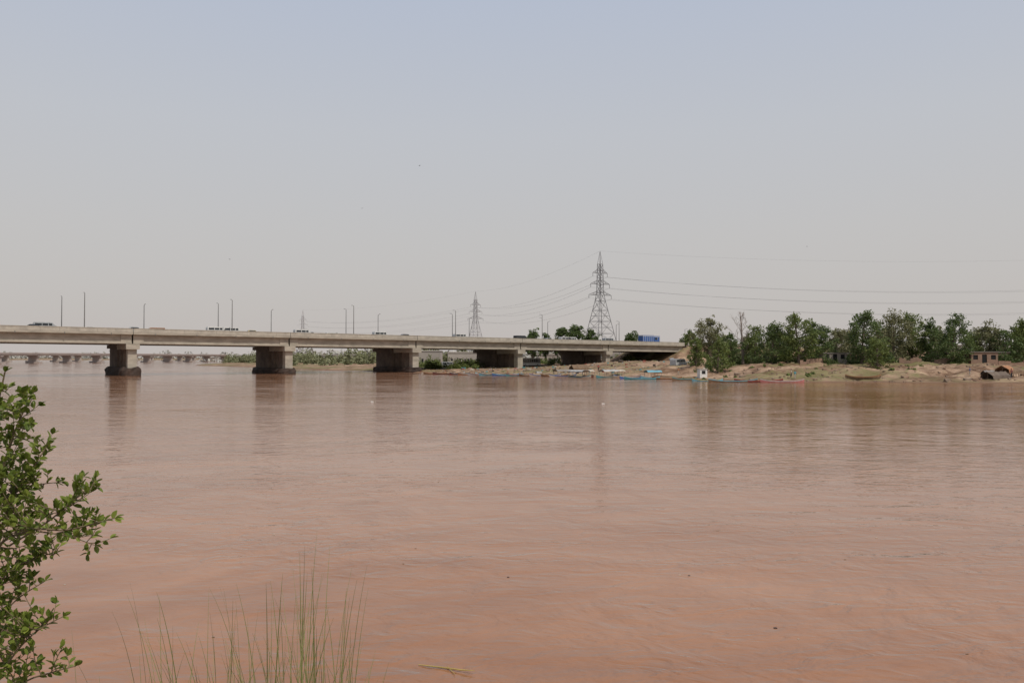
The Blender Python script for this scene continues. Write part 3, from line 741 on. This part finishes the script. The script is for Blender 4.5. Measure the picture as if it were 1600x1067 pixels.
def bez(pts,n=14):
    out=[]; P=[pts[0]]+pts+[pts[-1]]
    m=len(pts)-1
    for i in range(m):
        p0,p1,p2,p3=P[i],P[i+1],P[i+2],P[i+3]
        for j in range(n):
            t=j/n; out.append(.5*((2*p1)+(p2-p0)*t+(2*p0-5*p1+4*p2-p3)*t*t+(3*p1-p0-3*p2+p3)*t**3))
    out.append(pts[-1]); return out
def twig(pts,r0,leafy,L0=.04,side=True,start=.0,sc=1.0):
    C=bez(pts,10); n=len(C); b.tube(C,[r0*(1-.8*i/n)+.0006 for i in range(n)],'twig',5)
    sg=1
    acc=0
    for i in range(1,n):
        seg=(C[i]-C[i-1]); acc+=seg.length
        if i/n<start: continue
        if acc>.011/leafy:
            acc=0; sg=-sg; dv=seg.normalized(); sd=dv.cross(Vector((random.gauss(0,.6),1,random.gauss(0,.6)))).normalized()*sg
            dd=(dv*.6+sd*.8+Vector((0,-.1,.25))+Vector((random.gauss(0,.3),random.gauss(0,.3),random.gauss(0,.3)))).normalized()
            leaf(C[i],dd,L0*random.uniform(.6,1.15))
    for j in range(3): leaf(C[-1],((C[-1]-C[-2]).normalized()+Vector((random.gauss(0,.5),random.gauss(0,.5),random.gauss(0,.5)))),L0*.9)
    return C
mains=[([(-90,1500,2.8),(-60,1100,2.8),(-30,860,2.75),(-15,700,2.7),(8,582,2.65)],.009),
([(-80,1350,2.7),(-60,1050,2.7),(-10,870,2.65),(50,828,2.6),(110,826,2.55),(182,808,2.5)],.006),
([(20,850,2.62),(80,812,2.6),(115,782,2.6),(152,760,2.6)],.003),
([(60,828,2.6),(110,836,2.6),(152,850,2.6)],.0025),
([(-80,1200,2.9),(-30,950,2.9),(20,780,2.85),(50,735,2.8),(78,692,2.8)],.006),
([(-90,1100,2.75),(-30,850,2.7),(10,720,2.7),(30,660,2.7),(52,615,2.7)],.006),
([(-80,1400,2.6),(-30,1120,2.6),(20,1030,2.6),(60,985,2.6),(103,960,2.6)],.004),
([(-70,1400,2.6),(-10,1130,2.6),(40,1065,2.6),(90,1045,2.6),(124,1036,2.6)],.004),
([(-80,1250,2.8),(-20,1020,2.8),(20,945,2.8),(75,905,2.8)],.004),
([(-40,1000,2.8),(10,900,2.8),(60,870,2.8),(92,862,2.75)],.003),
([(-50,900,2.8),(0,790,2.8),(50,760,2.8),(98,752,2.75)],.003),
([(-60,1300,2.9),(-30,1150,2.9),(10,1090,2.9),(40,1060,2.9)],.003)]
allC=[]
for pts,r in mains:
    P3=[W3(*p) for p in pts]; C=twig(P3,r,.45,.032,start=.45); allC+=C[len(C)//4:]
    n=len(C); nb=11
    for i in range(nb):
        j=int(n*(.3+.65*i/nb)); base=C[min(j,n-2)]; dv=(C[min(j+1,n-1)]-C[j-1]).normalized()
        side=Vector((random.gauss(0,.7),random.gauss(0,.4),random.uniform(-.2,.8))); ln=random.uniform(.04,.12)*(1.2-.8*i/nb)
        d1=(dv*.5+side*.8).normalized()
        twig([base,base+d1*ln*.5+Vector((0,0,.005)),base+d1*ln+Vector((random.gauss(0,.01),0,.02))],.0013,.95,.03)
# extra side twigs that fill the body of the shrub, each rooted on a stem
for i in range(230):
    py=random.uniform(600,1010)
    lim=np.interp(py,[600,640,700,760,830,880,920,960,1000,1010],[35,45,62,70,85,70,45,62,45,40])
    e=W3(random.uniform(-60,lim),py,random.uniform(2.5,2.95))
    base=min(allC,key=lambda c:(c-e).length+max(0,(c.z-e.z))*1.5)
    if (base-e).length>.2: continue
    twig([base,base.lerp(e,.5)+Vector((0,0,-.01)),e],.0016,.85,.031)
b.build('shrub')

# ------------------------------------------------------------ foreground grass
M['grass']=leaf_mat('reed_grass',(0.15,0.17,0.05),(0.32,0.30,0.13),0.35,0.5)
b=MB()
def blade(px0,py_tip,px_tip,d,wd=.0045):
    x0,y0=at(px0,d); z0=gh(x0,y0)-.05; tip=W3(px_tip,py_tip,d+random.uniform(-.25,.25)); p0=Vector((x0,y0,z0))
    ctrl=Vector((p0.x+(tip.x-p0.x)*.25,p0.y,z0+(tip.z-z0)*.65)); n=12; vs=[];fs=[]
    sd=Vector((1,random.uniform(-.8,.8),0)).normalized()
    for i in range(n+1):
        t=i/n; p=p0*(1-t)**2+ctrl*2*t*(1-t)+tip*t*t; w_=wd*(1-t**2.2)+.0004
        vs+= [p-sd*w_,p+Vector((0,w_*.4,0)),p+sd*w_]
    for i in range(n): fs+=[(3*i,3*i+1,3*i+4,3*i+3),(3*i+1,3*i+2,3*i+5,3*i+4)]
    b.add(vs,fs,'grass')
for i in range(48):
    p0=random.gauss(495,38); t=p0+random.gauss(8,30); blade(p0,random.uniform(880,1040),t,random.uniform(3.7,4.4),random.uniform(.0015,.0033))
for t,yy,p0 in ((497,828,480),(478,850,470),(575,880,535),(577,915,545),(470,862,475),(517,850,505),(548,930,525),(425,905,450),(372,910,420),(440,935,455)):
    blade(p0,yy,t,4.0,.0028)
for i in range(56):
    p0=random.gauss(355,75); t=p0-random.uniform(-25,85); blade(p0,random.uniform(905,1055),t,random.uniform(3.8,4.6),random.uniform(.0013,.0028))
for i in range(50):
    p0=random.uniform(170,600); blade(p0,random.uniform(1010,1075),p0+random.gauss(0,40),random.uniform(3.8,4.8),.0025)
b.build('tall_grass')
# bank turf beyond the frame
b=MB(); c=[]
for i in range(3500):
    x=random.uniform(-9,9); y=random.uniform(-6,7.2); c.append((x,y,gh(x,y)+.05))
b.leaves(c,.09,'grass'); b.build('grass_turf')

# floating debris
b=MB(); d=EYE*F/(1040-HY)
b.tube([(*at(655,d+.12),.012),(*at(690,d),.02),(*at(720,d-.12),.03),(*at(742,d-.2),.05)],[.006,.012,.012,.004],'yellow',6)
b.tube([(*at(700,d+.02),.02),(*at(712,d-.25),.02)],[.008,.003],'yellow',5); b.build('floating_reed')
b=MB()
for i in range(60):
    d=random.choice([random.uniform(12,30),random.uniform(30,120)]); px=random.uniform(100,1600); x,y=at(px,d); r=random.uniform(.01,.025)*(1+d*.018)
    b.hexa([(x+sx*r,y+sy*r*.6,z_) for z_ in (-.01,r*.35) for sx,sy in ((-1,-1),(1,-1),(.7,1),(-.8,.9))],random.choice(['cream','wood','black','cream']))
b.build('floating_debris')
b=MB()
for px,py in ((942,631),(582,628),(20,884)):
    d=EYE*F/(py-HY); x,y=at(px,d); r=.14 if py<700 else .05
    b.hexa([(x+sx*r,y+sy*r*.6,z_) for z_ in (-.02,r*.6) for sx,sy in ((-1,-1),(1,-1),(.7,1),(-.8,.9))],'white')
b.build('floating_litter')

# ------------------------------------------------------------ world, sun, camera
EL,AZ=math.radians(56),math.radians(140)   # azimuth measured from +Y clockwise
sd=Vector((math.sin(AZ)*math.cos(EL),math.cos(AZ)*math.cos(EL),math.sin(EL)))
wd=bpy.data.worlds.new('World'); scene.world=wd; wd.use_nodes=True; nt=wd.node_tree; N=nt.nodes.new; L=nt.links.new
bg=nt.nodes['Background']; bg.inputs[1].default_value=0.1
sky=N('ShaderNodeTexSky'); sky.sky_type='NISHITA'; sky.sun_disc=False; sky.sun_elevation=EL; sky.sun_rotation=AZ; sky.dust_density=5; sky.air_density=1.2
tc=N('ShaderNodeTexCoord'); sx=N('ShaderNodeSeparateXYZ'); L(tc.outputs['Generated'],sx.inputs[0])
r=N('ShaderNodeValToRGB'); L(sx.outputs[2],r.inputs[0]); cr=r.color_ramp
cr.elements[0].position=0; cr.elements[0].color=(.570,.525,.500,1)
cr.elements[1].position=1; cr.elements[1].color=(.36,.42,.56,1)
for p,c in ((.06,(.570,.540,.520,1)),(.15,(.568,.555,.550,1)),(.27,(.550,.565,.600,1)),(.42,(.490,.540,.645,1))):
    e=cr.elements.new(p); e.color=c
vm=N('ShaderNodeVectorMath'); vm.operation='SCALE'; vm.inputs[3].default_value=10.0; L(r.outputs[0],vm.inputs[0])
mx=N('ShaderNodeMix'); mx.data_type='RGBA'; mx.inputs[0].default_value=.9; L(sky.outputs[0],mx.inputs[6]); L(vm.outputs[0],mx.inputs[7]); L(mx.outputs[2],bg.inputs[0])
ld=bpy.data.lights.new('sun','SUN'); ld.energy=3.1; ld.angle=math.radians(0.6); ld.color=(1,.94,.84)
lo=bpy.data.objects.new('sun',ld); scene.collection.objects.link(lo); lo.rotation_euler=sd.to_track_quat('Z','Y').to_euler(); lo.location=(0,0,100)
cam=bpy.data.cameras.new('camera'); co=bpy.data.objects.new('camera',cam); scene.collection.objects.link(co)
cam.lens=28; cam.sensor_width=36; cam.clip_start=.05; cam.clip_end=20000
co.location=(0,0,EYE); co.rotation_euler=(math.radians(90)+math.atan(25.5/F),0,0); scene.camera=co
scene.view_settings.view_transform='Standard'; scene.view_settings.look='None'; scene.view_settings.exposure=0
